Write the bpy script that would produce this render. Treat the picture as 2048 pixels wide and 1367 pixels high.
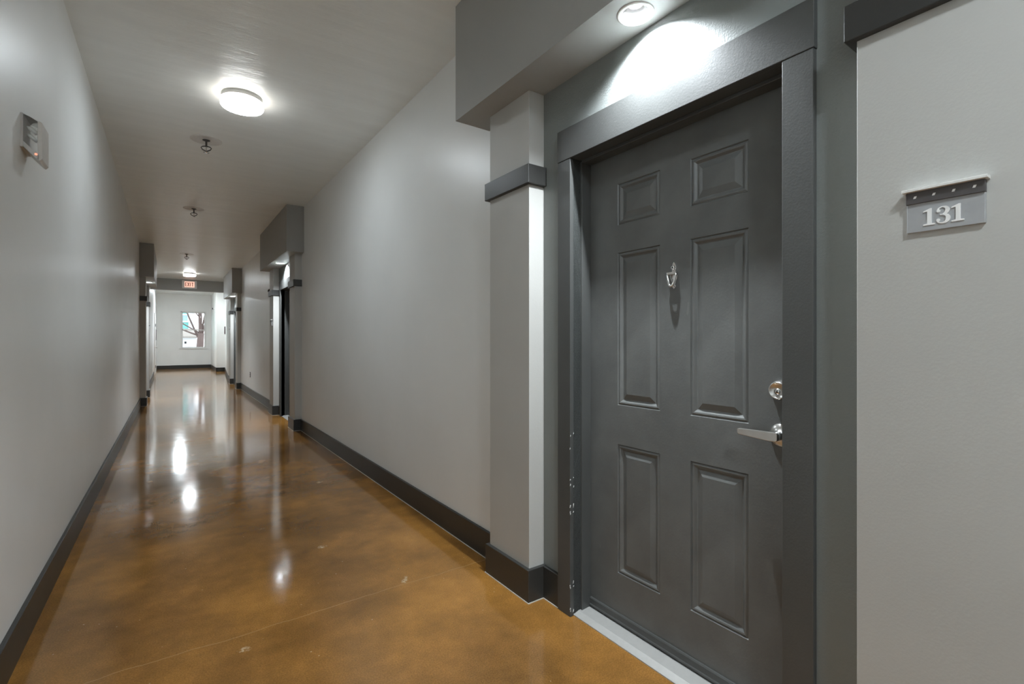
import bpy, bmesh, math, random
from mathutils import Vector, Matrix

PI = math.pi
for o in list(bpy.data.objects):
    bpy.data.objects.remove(o)
scene = bpy.context.scene
COL = scene.collection

# ---------------------------------------------------------------- camera
CAM_H = 1.235
YAW = math.atan(684.0 / 967.0)
cam_d = bpy.data.cameras.new('camera')
cam = bpy.data.objects.new('camera', cam_d)
COL.objects.link(cam)
cam.location = (0, 0, CAM_H)
cam.rotation_euler = (PI / 2, 0, -YAW)
cam_d.sensor_fit = 'HORIZONTAL'
cam_d.sensor_width = 36.0
cam_d.lens = 967.0 / 2048.0 * 36.0
cam_d.shift_y = -3.5 / 2048.0
cam_d.clip_start = 0.02
cam_d.clip_end = 200
scene.camera = cam

# ---------------------------------------------------------------- world, exposure
world = bpy.data.worlds.new('world')
scene.world = world
world.use_nodes = True
bg = world.node_tree.nodes['Background']
bg.inputs['Color'].default_value = (0.86, 0.93, 1.0, 1)
bg.inputs['Strength'].default_value = 0.55
scene.view_settings.view_transform = 'Standard'
scene.view_settings.look = 'None'
scene.view_settings.exposure = 2.58
scene.view_settings.gamma = 1.0
scene.view_settings.use_curve_mapping = False
cyc = scene.cycles
cyc.max_bounces = 9
cyc.diffuse_bounces = 7
cyc.glossy_bounces = 4
cyc.transmission_bounces = 4
cyc.transparent_max_bounces = 8
cyc.sample_clamp_indirect = 6.0
cyc.use_adaptive_sampling = True
cyc.adaptive_threshold = 0.12
cyc.adaptive_min_samples = 16
CEIL_SIDE = 1.7         # frosted edge of those lamps
CEIL_LAMP = 11.0       # emission of the opal ceiling lamps
REAR_LAMP = 32.0        # the brighter lamps behind the viewpoint; the farther one is added fill
DOWN_GLOW = 30.0        # visible glow of the downlight bulbs
DOWN_WATT = 38.0        # beam of each downlight
ALCOVE_FILL = 66.0  # strength of the unseen lamp added to brighten the far bay

# ---------------------------------------------------------------- materials
MAT = {}


def nmat(name):
    m = bpy.data.materials.new(name)
    m.use_nodes = True
    nt = m.node_tree
    b = nt.nodes['Principled BSDF']
    MAT[name] = m
    return m, nt, b


def coords(nt, scale=(1, 1, 1)):
    tc = nt.nodes.new('ShaderNodeTexCoord')
    mp = nt.nodes.new('ShaderNodeMapping')
    mp.inputs['Scale'].default_value = scale
    nt.links.new(tc.outputs['Object'], mp.inputs['Vector'])
    return mp.outputs['Vector']


def noise(nt, vec, scale, detail=3, rough=0.5):
    n = nt.nodes.new('ShaderNodeTexNoise')
    n.inputs['Scale'].default_value = scale
    n.inputs['Detail'].default_value = detail
    n.inputs['Roughness'].default_value = rough
    if vec is not None:
        nt.links.new(vec, n.inputs['Vector'])
    return n.outputs['Fac']


def ramp(nt, fac, stops):
    r = nt.nodes.new('ShaderNodeValToRGB')
    e = r.color_ramp.elements
    while len(e) > 1:
        e.remove(e[-1])
    e[0].position, e[0].color = stops[0][0], stops[0][1]
    for p, c in stops[1:]:
        k = e.new(p)
        k.color = c
    nt.links.new(fac, r.inputs['Fac'])
    return r.outputs['Color']


def mixc(nt, fac, a, b, mode='MIX'):
    m = nt.nodes.new('ShaderNodeMix')
    m.data_type = 'RGBA'
    m.blend_type = mode
    if isinstance(fac, float):
        m.inputs[0].default_value = fac
    else:
        nt.links.new(fac, m.inputs[0])
    for i, v in ((6, a), (7, b)):
        if isinstance(v, tuple):
            m.inputs[i].default_value = v
        else:
            nt.links.new(v, m.inputs[i])
    return m.outputs[2]


def math_n(nt, op, a, b=None):
    m = nt.nodes.new('ShaderNodeMath')
    m.operation = op
    for i, v in ((0, a), (1, b)):
        if v is None:
            continue
        if isinstance(v, (int, float)):
            m.inputs[i].default_value = v
        else:
            nt.links.new(v, m.inputs[i])
    return m.outputs[0]


def bump(nt, b, height, strength, dist):
    bp = nt.nodes.new('ShaderNodeBump')
    bp.inputs['Strength'].default_value = strength
    bp.inputs['Distance'].default_value = dist
    nt.links.new(height, bp.inputs['Height'])
    nt.links.new(bp.outputs['Normal'], b.inputs['Normal'])
    return bp


def c4(c, k=1.0):
    return (c[0] * k, c[1] * k, c[2] * k, 1)


def paint(name, col, rough=0.45, var=0.06, fine=0.08, spec=0.5, coarse_bump=0.0):
    m, nt, b = nmat(name)
    v = coords(nt)
    f = noise(nt, v, 2.2, 2)
    col_out = ramp(nt, f, [(0.3, c4(col, 1 - var)), (0.7, c4(col, 1 + var))])
    nt.links.new(col_out, b.inputs['Base Color'])
    b.inputs['Roughness'].default_value = rough
    b.inputs['Specular IOR Level'].default_value = spec
    h = noise(nt, v, 160, 1)
    if coarse_bump:
        h2 = noise(nt, v, 9, 1)
        h = math_n(nt, 'ADD', math_n(nt, 'MULTIPLY', h, 0.25), math_n(nt, 'MULTIPLY', h2, coarse_bump))
    bump(nt, b, h, fine, 0.01)
    return m


def plain(name, col, rough=0.5, metal=0.0, emit=None, strength=0.0, var=0.03):
    m, nt, b = nmat(name)
    v = coords(nt)
    f = noise(nt, v, 40, 2)
    nt.links.new(ramp(nt, f, [(0.3, c4(col, 1 - var)), (0.7, c4(col, 1 + var))]), b.inputs['Base Color'])
    b.inputs['Roughness'].default_value = rough
    b.inputs['Metallic'].default_value = metal
    if emit:
        b.inputs['Emission Color'].default_value = c4(emit)
        b.inputs['Emission Strength'].default_value = strength
    return m


paint('wall_paint', (0.765, 0.777, 0.767), 0.36, 0.02, 0.05, coarse_bump=0.15)
paint('end_paint', (0.82, 0.82, 0.80), 0.45, 0.02, 0.06)
paint('accent_paint', (0.47, 0.467, 0.445), 0.5, 0.03, 0.03)
paint('bulkhead_paint', (0.33, 0.33, 0.315), 0.5, 0.03, 0.03)
paint('niche_paint', (0.205, 0.220, 0.214), 0.45, 0.04, 0.10)
paint('trim_paint', (0.066, 0.068, 0.066), 0.40, 0.10, 0.04)
paint('base_paint', (0.032, 0.032, 0.030), 0.38, 0.10, 0.04)

# ceiling: satin paint rolled across the corridor
m, nt, b = nmat('ceiling_paint')
v = coords(nt, (0.5, 3.2, 1))
f = noise(nt, v, 2.0, 4, 0.6)
nt.links.new(ramp(nt, f, [(0.3, (0.82, 0.848, 0.838, 1)), (0.7, (0.875, 0.905, 0.893, 1))]), b.inputs['Base Color'])
b.inputs['Roughness'].default_value = 0.34
h = noise(nt, v, 3.0, 5, 0.6)
bump(nt, b, h, 0.35, 0.02)

# dark door paint with scuffs
m, nt, b = nmat('door_paint')
v = coords(nt)
f = noise(nt, v, 5, 5, 0.6)
base = ramp(nt, f, [(0.35, (0.100, 0.104, 0.101, 1)), (0.7, (0.130, 0.135, 0.131, 1))])
sv = coords(nt, (1, 1.0, 0.22))
sc = noise(nt, sv, 42, 2)
smask = ramp(nt, sc, [(0.735, (0, 0, 0, 1)), (0.765, (1, 1, 1, 1))])
sc2 = noise(nt, v, 2.4, 2)
smask2 = ramp(nt, sc2, [(0.50, (0, 0, 0, 1)), (0.62, (0.4, 0.4, 0.4, 1))])
sm = mixc(nt, 1.0, smask, smask2, 'MULTIPLY')
nt.links.new(mixc(nt, sm, base, (0.20, 0.20, 0.195, 1)), b.inputs['Base Color'])
rr = ramp(nt, f, [(0.3, (0.33, 0.33, 0.33, 1)), (0.7, (0.46, 0.46, 0.46, 1))])
nt.links.new(rr, b.inputs['Roughness'])
bump(nt, b, noise(nt, v, 120, 2), 0.04, 0.01)

# stained and sealed concrete
m, nt, b = nmat('stained_concrete')
v = coords(nt)
big = noise(nt, v, 1.1, 5, 0.62)
mid = noise(nt, v, 6.0, 5, 0.65)
fine = noise(nt, v, 170, 2, 0.7)
cA = ramp(nt, big, [(0.32, (0.150, 0.072, 0.018, 1)), (0.50, (0.28, 0.133, 0.031, 1)), (0.72, (0.50, 0.236, 0.050, 1))])
cB = ramp(nt, mid, [(0.35, (0.88, 0.88, 0.88, 1)), (0.65, (1.06, 1.05, 1.04, 1))])
c1 = mixc(nt, 1.0, cA, cB, 'MULTIPLY')
cC = ramp(nt, fine, [(0.35, (0.78, 0.78, 0.78, 1)), (0.65, (1.15, 1.15, 1.15, 1))])
c2 = mixc(nt, 1.0, c1, cC, 'MULTIPLY')
# pale scuffs and drips
vo = nt.nodes.new('ShaderNodeTexVoronoi')
vo.inputs['Scale'].default_value = 2.6
dv = nt.nodes.new('ShaderNodeVectorMath')
dv.operation = 'ADD'
nz = nt.nodes.new('ShaderNodeTexNoise')
nz.inputs['Scale'].default_value = 14
nt.links.new(v, nz.inputs['Vector'])
sc_ = nt.nodes.new('ShaderNodeVectorMath')
sc_.operation = 'SCALE'
sc_.inputs['Scale'].default_value = 0.07
nt.links.new(nz.outputs['Color'], sc_.inputs[0])
nt.links.new(v, dv.inputs[0])
nt.links.new(sc_.outputs[0], dv.inputs[1])
nt.links.new(dv.outputs[0], vo.inputs['Vector'])
spots = ramp(nt, vo.outputs['Distance'], [(0.06, (0.75, 0.75, 0.75, 1)), (0.09, (0, 0, 0, 1))])
spots = mixc(nt, 1.0, spots, ramp(nt, noise(nt, v, 60, 3), [(0.42, (0, 0, 0, 1)), (0.58, (1, 1, 1, 1))]), 'MULTIPLY')
c3 = mixc(nt, spots, c2, (0.66, 0.52, 0.34, 1))
vo2 = nt.nodes.new('ShaderNodeTexVoronoi')
vo2.inputs['Scale'].default_value = 16
nt.links.new(v, vo2.inputs['Vector'])
sp2 = ramp(nt, vo2.outputs['Distance'], [(0.03, (0.6, 0.6, 0.6, 1)), (0.06, (0, 0, 0, 1))])
sp2 = mixc(nt, 1.0, sp2, ramp(nt, noise(nt, v, 5, 2), [(0.5, (0, 0, 0, 1)), (0.6, (1, 1, 1, 1))]), 'MULTIPLY')
c3 = mixc(nt, sp2, c3, (0.62, 0.48, 0.30, 1))
# hairline joint across the corridor
sx = nt.nodes.new('ShaderNodeSeparateXYZ')
nt.links.new(v, sx.inputs[0])
wob = math_n(nt, 'MULTIPLY', math_n(nt, 'SUBTRACT', noise(nt, v, 5, 3), 0.5), 0.05)
dy = math_n(nt, 'ABSOLUTE', math_n(nt, 'SUBTRACT', math_n(nt, 'ADD', sx.outputs['Y'], wob), 2.31))
crack = math_n(nt, 'LESS_THAN', dy, 0.0022)
crack = math_n(nt, 'MULTIPLY', crack, 0.35)
c4_ = mixc(nt, crack, c3, (0.52, 0.34, 0.16, 1))
nt.links.new(c4_, b.inputs['Base Color'])
rf = ramp(nt, mid, [(0.3, (0.085, 0.085, 0.085, 1)), (0.7, (0.13, 0.13, 0.13, 1))])
nt.links.new(rf, b.inputs['Roughness'])
b.inputs['Specular IOR Level'].default_value = 0.85
wv = coords(nt, (0.6, 1.6, 1))
hb = math_n(nt, 'ADD', math_n(nt, 'MULTIPLY', noise(nt, wv, 1.6, 3), 1.0), math_n(nt, 'MULTIPLY', fine, 0.004))
bump(nt, b, hb, 0.06, 0.02)

plain('brushed_steel', (0.62, 0.61, 0.59), 0.28, 1.0)
plain('polished_steel', (0.78, 0.77, 0.76), 0.16, 1.0)
plain('caulk', (0.55, 0.53, 0.48), 0.6)
plain('black_gap', (0.006, 0.006, 0.006), 0.6)
plain('aluminium', (0.40, 0.395, 0.38), 0.42, 0.25)
plain('white_plastic', (0.72, 0.71, 0.69), 0.4)
plain('white_gloss', (0.76, 0.75, 0.73), 0.3)
plain('grey_metal', (0.36, 0.36, 0.35), 0.35, 0.5)
plain('dark_metal', (0.10, 0.095, 0.09), 0.35, 0.6)
plain('lamp_opal', (0.85, 0.80, 0.74), 0.35, 0, (0.84, 0.935, 1.0), CEIL_LAMP, 0.0)
plain('lamp_edge', (0.85, 0.80, 0.74), 0.35, 0, (1.0, 0.95, 0.88), CEIL_SIDE, 0.0)
plain('rear_opal', (0.85, 0.80, 0.74), 0.35, 0, (0.84, 0.935, 1.0), REAR_LAMP, 0.0)
plain('alcove_fill', (0.85, 0.80, 0.74), 0.35, 0, (0.84, 0.935, 1.0), ALCOVE_FILL, 0.0)
plain('bulb_glow', (0.9, 0.9, 0.9), 0.35, 0, (0.93, 0.965, 1.0), DOWN_GLOW, 0.0)
plain('reflector', (0.55, 0.55, 0.55), 0.2, 0.9)
plain('sign_face', (0.36, 0.37, 0.38), 0.45)
plain('sign_band', (0.075, 0.068, 0.068), 0.5)
plain('sign_top', (0.72, 0.72, 0.70), 0.45)
plain('sign_letter', (0.85, 0.85, 0.84), 0.45)
plain('plum_plastic', (0.055, 0.022, 0.030), 0.4)
plain('dark_plastic', (0.02, 0.02, 0.022), 0.35)
plain('exit_panel', (0.75, 0.45, 0.36), 0.5, 0, (1.0, 0.52, 0.40), 0.17, 0.0)
plain('exit_letter', (0.16, 0.035, 0.015), 0.5)
plain('device_grey', (0.50, 0.495, 0.48), 0.3)
plain('device_light', (0.62, 0.60, 0.57), 0.35)
plain('device_glint', (0.95, 0.95, 0.92), 0.2, 0.0)
plain('red_led', (0.6, 0.1, 0.05), 0.3, 0, (1.0, 0.35, 0.22), 0.22)
plain('teal_siding', (0.17, 0.48, 0.44), 0.7)
plain('pale_siding', (0.62, 0.74, 0.80), 0.7)
plain('white_siding', (0.82, 0.84, 0.86), 0.6)
plain('roof_shingle', (0.30, 0.28, 0.25), 0.8, var=0.2)
plain('bark', (0.13, 0.095, 0.085), 0.9, var=0.35)
plain('leaf_green', (0.10, 0.26, 0.09), 0.7, var=0.2)
plain('outside_ground', (0.42, 0.42, 0.40), 0.9, var=0.1)
plain('dark_window', (0.30, 0.46, 0.54), 0.4)

m, nt, b = nmat('window_glass')
out = nt.nodes['Material Output']
tr = nt.nodes.new('ShaderNodeBsdfTransparent')
gl = nt.nodes.new('ShaderNodeBsdfGlossy')
gl.inputs['Roughness'].default_value = 0.03
fr = nt.nodes.new('ShaderNodeFresnel')
fr.inputs['IOR'].default_value = 1.35
mx = nt.nodes.new('ShaderNodeMixShader')
nt.links.new(fr.outputs[0], mx.inputs[0])
nt.links.new(tr.outputs[0], mx.inputs[1])
nt.links.new(gl.outputs[0], mx.inputs[2])
nt.links.new(mx.outputs[0], out.inputs['Surface'])

# clear lens of the wall device
m, nt, b = nmat('clear_lens')
out = nt.nodes['Material Output']
tr = nt.nodes.new('ShaderNodeBsdfTransparent')
tr.inputs['Color'].default_value = (0.86, 0.86, 0.84, 1)
gl = nt.nodes.new('ShaderNodeBsdfGlossy')
gl.inputs['Roughness'].default_value = 0.08
fr = nt.nodes.new('ShaderNodeFresnel')
fr.inputs['IOR'].default_value = 1.5
mx = nt.nodes.new('ShaderNodeMixShader')
nt.links.new(fr.outputs[0], mx.inputs[0])
nt.links.new(tr.outputs[0], mx.inputs[1])
nt.links.new(gl.outputs[0], mx.inputs[2])
nt.links.new(mx.outputs[0], out.inputs['Surface'])


# ---------------------------------------------------------------- mesh helpers
class MB:
    """collects shapes into one mesh"""

    def __init__(self):
        self.bm = bmesh.new()

    def box(self, x0, x1, y0, y1, z0, z1, mi=0, bev=0.0):
        t = bmesh.new()
        r = bmesh.ops.create_cube(t, size=1)
        for vv in t.verts:
            vv.co = Vector(((x0 + x1) / 2 + vv.co.x * (x1 - x0), (y0 + y1) / 2 + vv.co.y * (y1 - y0), (z0 + z1) / 2 + vv.co.z * (z1 - z0)))
        if bev > 0:
            bmesh.ops.bevel(t, geom=list(t.edges), offset=bev, segments=2, affect='EDGES', profile=0.5)
        self.absorb(t, mi)
        return self

    def absorb(self, t, mi=0):
        mp = {}
        for vv in t.verts:
            mp[vv] = self.bm.verts.new(vv.co)
        for f in t.faces:
            try:
                nf = self.bm.faces.new([mp[q] for q in f.verts])
                nf.material_index = mi
                nf.smooth = f.smooth
            except ValueError:
                pass
        t.free()

    def poly_faces(self, verts, faces, mi=0, smooth=False):
        vs = [self.bm.verts.new(p) for p in verts]
        for f in faces:
            nf = self.bm.faces.new([vs[i] for i in f])
            nf.material_index = mi
            nf.smooth = smooth
        return self

    def prism(self, pts, axis, a, b, mi=0):
        """pts: 2D outline; extruded along axis 'x','y','z' from a to b"""
        def P(p, t):
            if axis == 'x':
                return (t, p[0], p[1])
            if axis == 'y':
                return (p[0], t, p[1])
            return (p[0], p[1], t)
        n = len(pts)
        vs = [P(p, a) for p in pts] + [P(p, b) for p in pts]
        fs = [tuple(range(n - 1, -1, -1)), tuple(range(n, 2 * n))]
        for i in range(n):
            j = (i + 1) % n
            fs.append((i, j, n + j, n + i))
        return self.poly_faces(vs, fs, mi)

    def lathe(self, prof, origin, axis='z', n=40, mi=0, smooth=True):
        """prof: (radius, height) list; axis: z, -z, x, -x, y"""
        o = Vector(origin)
        ax = {'z': (Vector((1, 0, 0)), Vector((0, 1, 0)), Vector((0, 0, 1))),
              '-z': (Vector((1, 0, 0)), Vector((0, -1, 0)), Vector((0, 0, -1))),
              'x': (Vector((0, 1, 0)), Vector((0, 0, 1)), Vector((1, 0, 0))),
              '-x': (Vector((0, 0, 1)), Vector((0, 1, 0)), Vector((-1, 0, 0))),
              'y': (Vector((0, 0, 1)), Vector((1, 0, 0)), Vector((0, 1, 0))),
              '-y': (Vector((1, 0, 0)), Vector((0, 0, 1)), Vector((0, -1, 0)))}[axis]
        rings = []
        for r, h in prof:
            if r < 1e-6:
                rings.append([self.bm.verts.new(o + ax[2] * h)])
            else:
                rings.append([self.bm.verts.new(o + ax[2] * h + ax[0] * (r * math.cos(2 * PI * k / n)) + ax[1] * (r * math.sin(2 * PI * k / n))) for k in range(n)])
        for A, B in zip(rings, rings[1:]):
            for k in range(n):
                k2 = (k + 1) % n
                if len(A) == 1 and len(B) == 1:
                    continue
                if len(A) == 1:
                    f = self.bm.faces.new((A[0], B[k2], B[k]))
                elif len(B) == 1:
                    f = self.bm.faces.new((A[k], A[k2], B[0]))
                else:
                    f = self.bm.faces.new((A[k], A[k2], B[k2], B[k]))
                f.smooth = smooth
                f.material_index = mi
        return self

    def tube(self, pts, rads, n=10, mi=0, flat=1.0):
        pts = [Vector(p) for p in pts]
        if isinstance(rads, (int, float)):
            rads = [rads] * len(pts)
        rings = []
        up = Vector((0.13, 0.31, 0.94)).normalized()
        for i, p in enumerate(pts):
            t = (pts[min(i + 1, len(pts) - 1)] - pts[max(i - 1, 0)]).normalized()
            u = up.cross(t)
            if u.length < 1e-3:
                u = Vector((1, 0, 0)).cross(t)
            u.normalize()
            w = t.cross(u)
            rings.append([self.bm.verts.new(p + u * (rads[i] * math.cos(2 * PI * k / n)) + w * (rads[i] * flat * math.sin(2 * PI * k / n))) for k in range(n)])
        for A, B in zip(rings, rings[1:]):
            for k in range(n):
                f = self.bm.faces.new((A[k], A[(k + 1) % n], B[(k + 1) % n], B[k]))
                f.smooth = True
                f.material_index = mi
        for R in (rings[0], rings[-1]):
            f = self.bm.faces.new(R)
            f.material_index = mi
        return self

    def build(self, name, mats, parent=None, loc=None, bevel=0.0):
        bmesh.ops.recalc_face_normals(self.bm, faces=self.bm.faces)
        me = bpy.data.meshes.new(name)
        self.bm.to_mesh(me)
        self.bm.free()
        if isinstance(mats, str):
            mats = [mats]
        for q in mats:
            me.materials.append(MAT[q])
        o = bpy.data.objects.new(name, me)
        COL.objects.link(o)
        if parent is not None:
            o.parent = parent
        if loc is not None:
            o.location = loc
        if bevel:
            md = o.modifiers.new('bevel', 'BEVEL')
            md.width = bevel
            md.segments = 2
            md.limit_method = 'ANGLE'
        return o


def tag(o, label, cat, kind=None, group=None):
    o['label'] = label
    o['category'] = cat
    if kind:
        o['kind'] = kind
    if group:
        o['group'] = group
    return o


def empty(name, loc, rz=0.0):
    o = bpy.data.objects.new(name, None)
    COL.objects.link(o)
    o.location = loc
    o.rotation_euler = (0, 0, rz)
    o.empty_display_size = 0.1
    return o


def copy_tree(o, parent=None):
    c = o.copy()
    COL.objects.link(c)
    c.parent = parent
    for ch in list(o.children):
        copy_tree(ch, c)
    return c


# ---------------------------------------------------------------- dimensions
XR = 1.478            # right wall plane
XL = -0.462           # left wall plane
ZC = 3.037            # ceiling
ZF = 3.23             # ceiling of the far bay
Y0 = -8.0             # wall behind the camera
YB = 17.35            # lintel
YE = 25.5             # end wall
UNITS = (1.154, 8.11, 15.02)
LUNIT = 12.40
DOOR_HW, DOOR_H = 0.461, 2.052
NICHE = 0.669
PIL = (0.669, 1.012)
PIL_P = 0.089
BULK_HW, BULK_P, BULK_Z = 1.157, 0.217, 2.419
BB_H, BB_T = 0.152, 0.017


def left_x(y, z):
    k = min(1.0, max(0.0, (11.0 - y) / 8.5))
    return XL - 0.034 * (1 - z / ZC) * k


# ---------------------------------------------------------------- floor, ceiling
mb = MB()
mb.box(-2.2, 3.4, Y0 - 0.3, YE + 0.4, -0.12, 0.0)
tag(mb.build('floor', 'stained_concrete'), 'glossy stained amber and brown concrete corridor floor', 'floor', 'structure')

mb = MB()
mb.box(-1.2, 2.3, Y0 - 0.3, YB + 0.1, ZC, ZC + 0.4)
mb.box(-1.2, 3.2, YB + 0.1, YE + 0.4, ZF, ZF + 0.2)
tag(mb.build('ceiling', 'ceiling_paint'), 'grey satin painted corridor ceiling with faint roller streaks', 'ceiling', 'structure')

# ---------------------------------------------------------------- walls


def wall_run(mb, y0, y1, doors, x_in, x_out):
    """boxes of a straight wall with door openings; the strip around each door takes the niche paint"""
    def seg(a, b_, z0, z1, mi):
        if b_ - a > 1e-4:
            mb.box(min(x_in, x_out), max(x_in, x_out), a, b_, z0, z1, mi)
    y = y0
    for c in doors:
        seg(y, c - NICHE - 0.02, 0, ZC + 0.05, 0)
        seg(c - NICHE - 0.02, c - DOOR_HW, 0, BULK_Z + 0.05, 1)
        seg(c + DOOR_HW, c + NICHE + 0.02, 0, BULK_Z + 0.05, 1)
        seg(c - DOOR_HW, c + DOOR_HW, DOOR_H, BULK_Z + 0.05, 1)
        seg(c - NICHE - 0.02, c + NICHE + 0.02, BULK_Z + 0.05, ZC + 0.05, 0)
        y = c + NICHE + 0.02
    seg(y, y1, 0, ZC + 0.05, 0)


mb = MB()
wall_run(mb, Y0, YB + 0.1, UNITS, XR, XR + 0.17)
mb.box(XR + 0.17, XR + 0.30, Y0, YB + 0.1, 0, ZC + 0.05)
tag(mb.build('wall_right', ['wall_paint', 'niche_paint']), 'long light grey painted corridor wall with three dark apartment doors', 'wall', 'structure')

mb = MB()
ny, nz_ = 30, 8
y1b = 11.0
grid = [[(left_x(Y0 + (y1b - Y0) * i / ny, ZC * 1.02 * k / nz_), Y0 + (y1b - Y0) * i / ny, ZC * 1.02 * k / nz_) for k in range(nz_ + 1)] for i in range(ny + 1)]
vs, fs = [], []
for i in range(ny + 1):
    vs += grid[i]
for i in range(ny):
    for k in range(nz_):
        a = i * (nz_ + 1) + k
        fs.append((a, a + 1, a + nz_ + 2, a + nz_ + 1))
mb.poly_faces(vs, fs, 0, True)
mb.box(-0.85, -0.52, Y0, y1b, 0, ZC + 0.05)
wall_run(mb, y1b, YE + 0.2, (LUNIT,), XL, XL - 0.17)
mb.box(XL - 0.30, XL - 0.17, y1b, YE + 0.2, 0, ZF + 0.1)
mb.box(XL - 0.2, XL, YB, YE + 0.2, ZC, ZF + 0.1)
tag(mb.build('wall_left', ['wall_paint', 'niche_paint']), 'long light grey satin corridor wall opposite the dark numbered door', 'wall', 'structure')

mb = MB()
mb.box(-1.0, 2.2, Y0 - 0.2, Y0, 0, ZC + 0.1)
tag(mb.build('wall_back', 'wall_paint'), 'grey wall closing the corridor behind the viewpoint', 'wall', 'structure')

# end wall with window opening
WX0, WX1, WZ0, WZ1 = 0.385, 1.318, 0.885, 2.50
mb = MB()
mb.box(-0.7, WX0, YE, YE + 0.16, 0, ZF + 0.1)
mb.box(WX1, 3.2, YE, YE + 0.16, 0, ZF + 0.1)
mb.box(WX0, WX1, YE, YE + 0.16, 0, WZ0)
mb.box(WX0, WX1, YE, YE + 0.16, WZ1, ZF + 0.1)
mb.box(XL, 0.03, YE - 0.07, YE, 0, ZF)
tag(mb.build('wall_end', 'end_paint'), 'pale wall closing the corridor with one sash window', 'wall', 'structure')

# far bay: splayed wall, return wall and alcove side wall
mb = MB()
mb.prism([(XR, YB + 0.05), (1.80, 22.4), (2.1, 22.4), (2.1, YB + 0.05)], 'z', 0, ZF + 0.1)
mb.box(1.50, 2.1, 22.4, YE + 0.1, 0, ZF + 0.1)
tag(mb.build('wall_alcove', 'end_paint'), 'pale walls narrowing into the window bay past the lintel', 'wall', 'structure')

mb = MB()
mb.box(XL - 0.1, XR + 0.1, YB, YB + 0.2, 2.714, ZF + 0.1)
tag(mb.build('lintel', 'bulkhead_paint'), 'grey lintel crossing the corridor under the exit sign', 'lintel', 'structure')

# ---------------------------------------------------------------- baseboards


def bb_seg(mb, x0, x1, y0, y1, bead=0):
    mb.box(x0, x1, y0, y1, 0, BB_H, 0, 0.0025)
    if bead:      # thin sealant line along the floor
        mb.box(x0 - 0.003, x0 + 0.003, y0, y1, 0, 0.0035, 1)


mb = MB()
edges = [Y0]
for c in UNITS:
    edges += [c - PIL[1] - 0.018, c + PIL[1] + 0.018]
edges.append(YB)
for a, b_ in zip(edges[0::2], edges[1::2]):
    bb_seg(mb, XR - BB_T, XR + 0.02, a, b_, 1)
for c in UNITS:
    for s in (-1, 1):
        a, b_ = sorted((c + s * 0.542, c + s * (NICHE - 0.016)))
        bb_seg(mb, XR - BB_T, XR + 0.02, a, b_, 1)
tag(mb.build('baseboard_right', ['base_paint', 'caulk']), 'dark grey baseboard along the wall with the numbered door', 'baseboard', 'structure')

mb = MB()
n = 40
ys = [Y0 + (LUNIT - PIL[1] - 0.018 - Y0) * i / n for i in range(n + 1)]
vs, fs = [], []
for y in ys:
    x = left_x(y, 0.08)
    vs += [(x - 0.03, y, 0), (x + BB_T, y, 0), (x + BB_T, y, BB_H - 0.002), (x + BB_T - 0.003, y, BB_H), (x - 0.03, y, BB_H)]
for i in range(n):
    for k in range(4):
        a = i * 5 + k
        fs.append((a, a + 1, a + 6, a + 5))
mb.poly_faces(vs, fs)
bb_seg(mb, XL - 0.02, XL + BB_T, LUNIT + PIL[1] + 0.018, 20.7)
for s in (-1, 1):
    a, b_ = sorted((LUNIT + s * 0.542, LUNIT + s * (NICHE - 0.016)))
    bb_seg(mb, XL - 0.02, XL + BB_T, a, b_)
tag(mb.build('baseboard_left', 'base_paint'), 'dark grey baseboard along the wall opposite the numbered door', 'baseboard', 'structure')

mb = MB()
bb_seg(mb, XL, 0.03, YE - 0.07 - BB_T, YE - 0.05)
bb_seg(mb, 0.03, 1.50, YE - BB_T, YE + 0.02)
bb_seg(mb, 1.50 - BB_T, 1.52, 22.4 - BB_T, YE)
bb_seg(mb, 1.50, 1.80, 22.4 - BB_T, 22.42)
mb.prism([(XR - 0.005, YB + 0.05), (1.785, 22.4), (1.81, 22.4), (XR + 0.02, YB + 0.05)], 'z', 0, BB_H)
tag(mb.build('baseboard_end', 'base_paint'), 'dark baseboard around the window bay', 'baseboard', 'structure')

# ---------------------------------------------------------------- bulkhead over a door, with a hole for its downlight
LAMP_X, LAMP_Y, HOLE_R = -0.098, 0.02, 0.054


def make_bulkhead():
    mb = MB()
    x0, x1, y0, y1 = -BULK_P, 0.0, -BULK_HW, BULK_HW
    z0, z1 = BULK_Z, ZC + 0.01
    vs = [(x0, y0, z0), (x0, y1, z0), (x0, y1, z1), (x0, y0, z1), (x1, y0, z0), (x1, y1, z0), (x1, y1, z1), (x1, y0, z1)]
    mb.poly_faces(vs, [(0, 1, 2, 3), (0, 3, 7, 4), (1, 5, 6, 2), (3, 2, 6, 7), (4, 7, 6, 5)])
    # soffit ring around the hole
    n = 48
    angs = [2 * PI * k / n for k in range(n)]
    for cx_, cy_ in ((x0, y0), (x0, y1), (x1, y0), (x1, y1)):
        angs.append(math.atan2(cy_ - LAMP_Y, cx_ - LAMP_X) % (2 * PI))
    angs = sorted(set(round(a, 7) for a in angs))
    inner, outer = [], []
    for a in angs:
        ca, sa = math.cos(a), math.sin(a)
        t = 1e9
        if ca > 1e-9:
            t = min(t, (x1 - LAMP_X) / ca)
        if ca < -1e-9:
            t = min(t, (x0 - LAMP_X) / ca)
        if sa > 1e-9:
            t = min(t, (y1 - LAMP_Y) / sa)
        if sa < -1e-9:
            t = min(t, (y0 - LAMP_Y) / sa)
        inner.append((LAMP_X + HOLE_R * ca, LAMP_Y + HOLE_R * sa, z0))
        outer.append((LAMP_X + t * ca, LAMP_Y + t * sa, z0))
    N = len(angs)
    fs = [(i, (i + 1) % N, N + (i + 1) % N, N + i) for i in range(N)]
    mb.poly_faces(inner + outer, fs)
    o = mb.build('bulkhead_beam', 'bulkhead_paint')
    return o


bulk = make_bulkhead()


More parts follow.
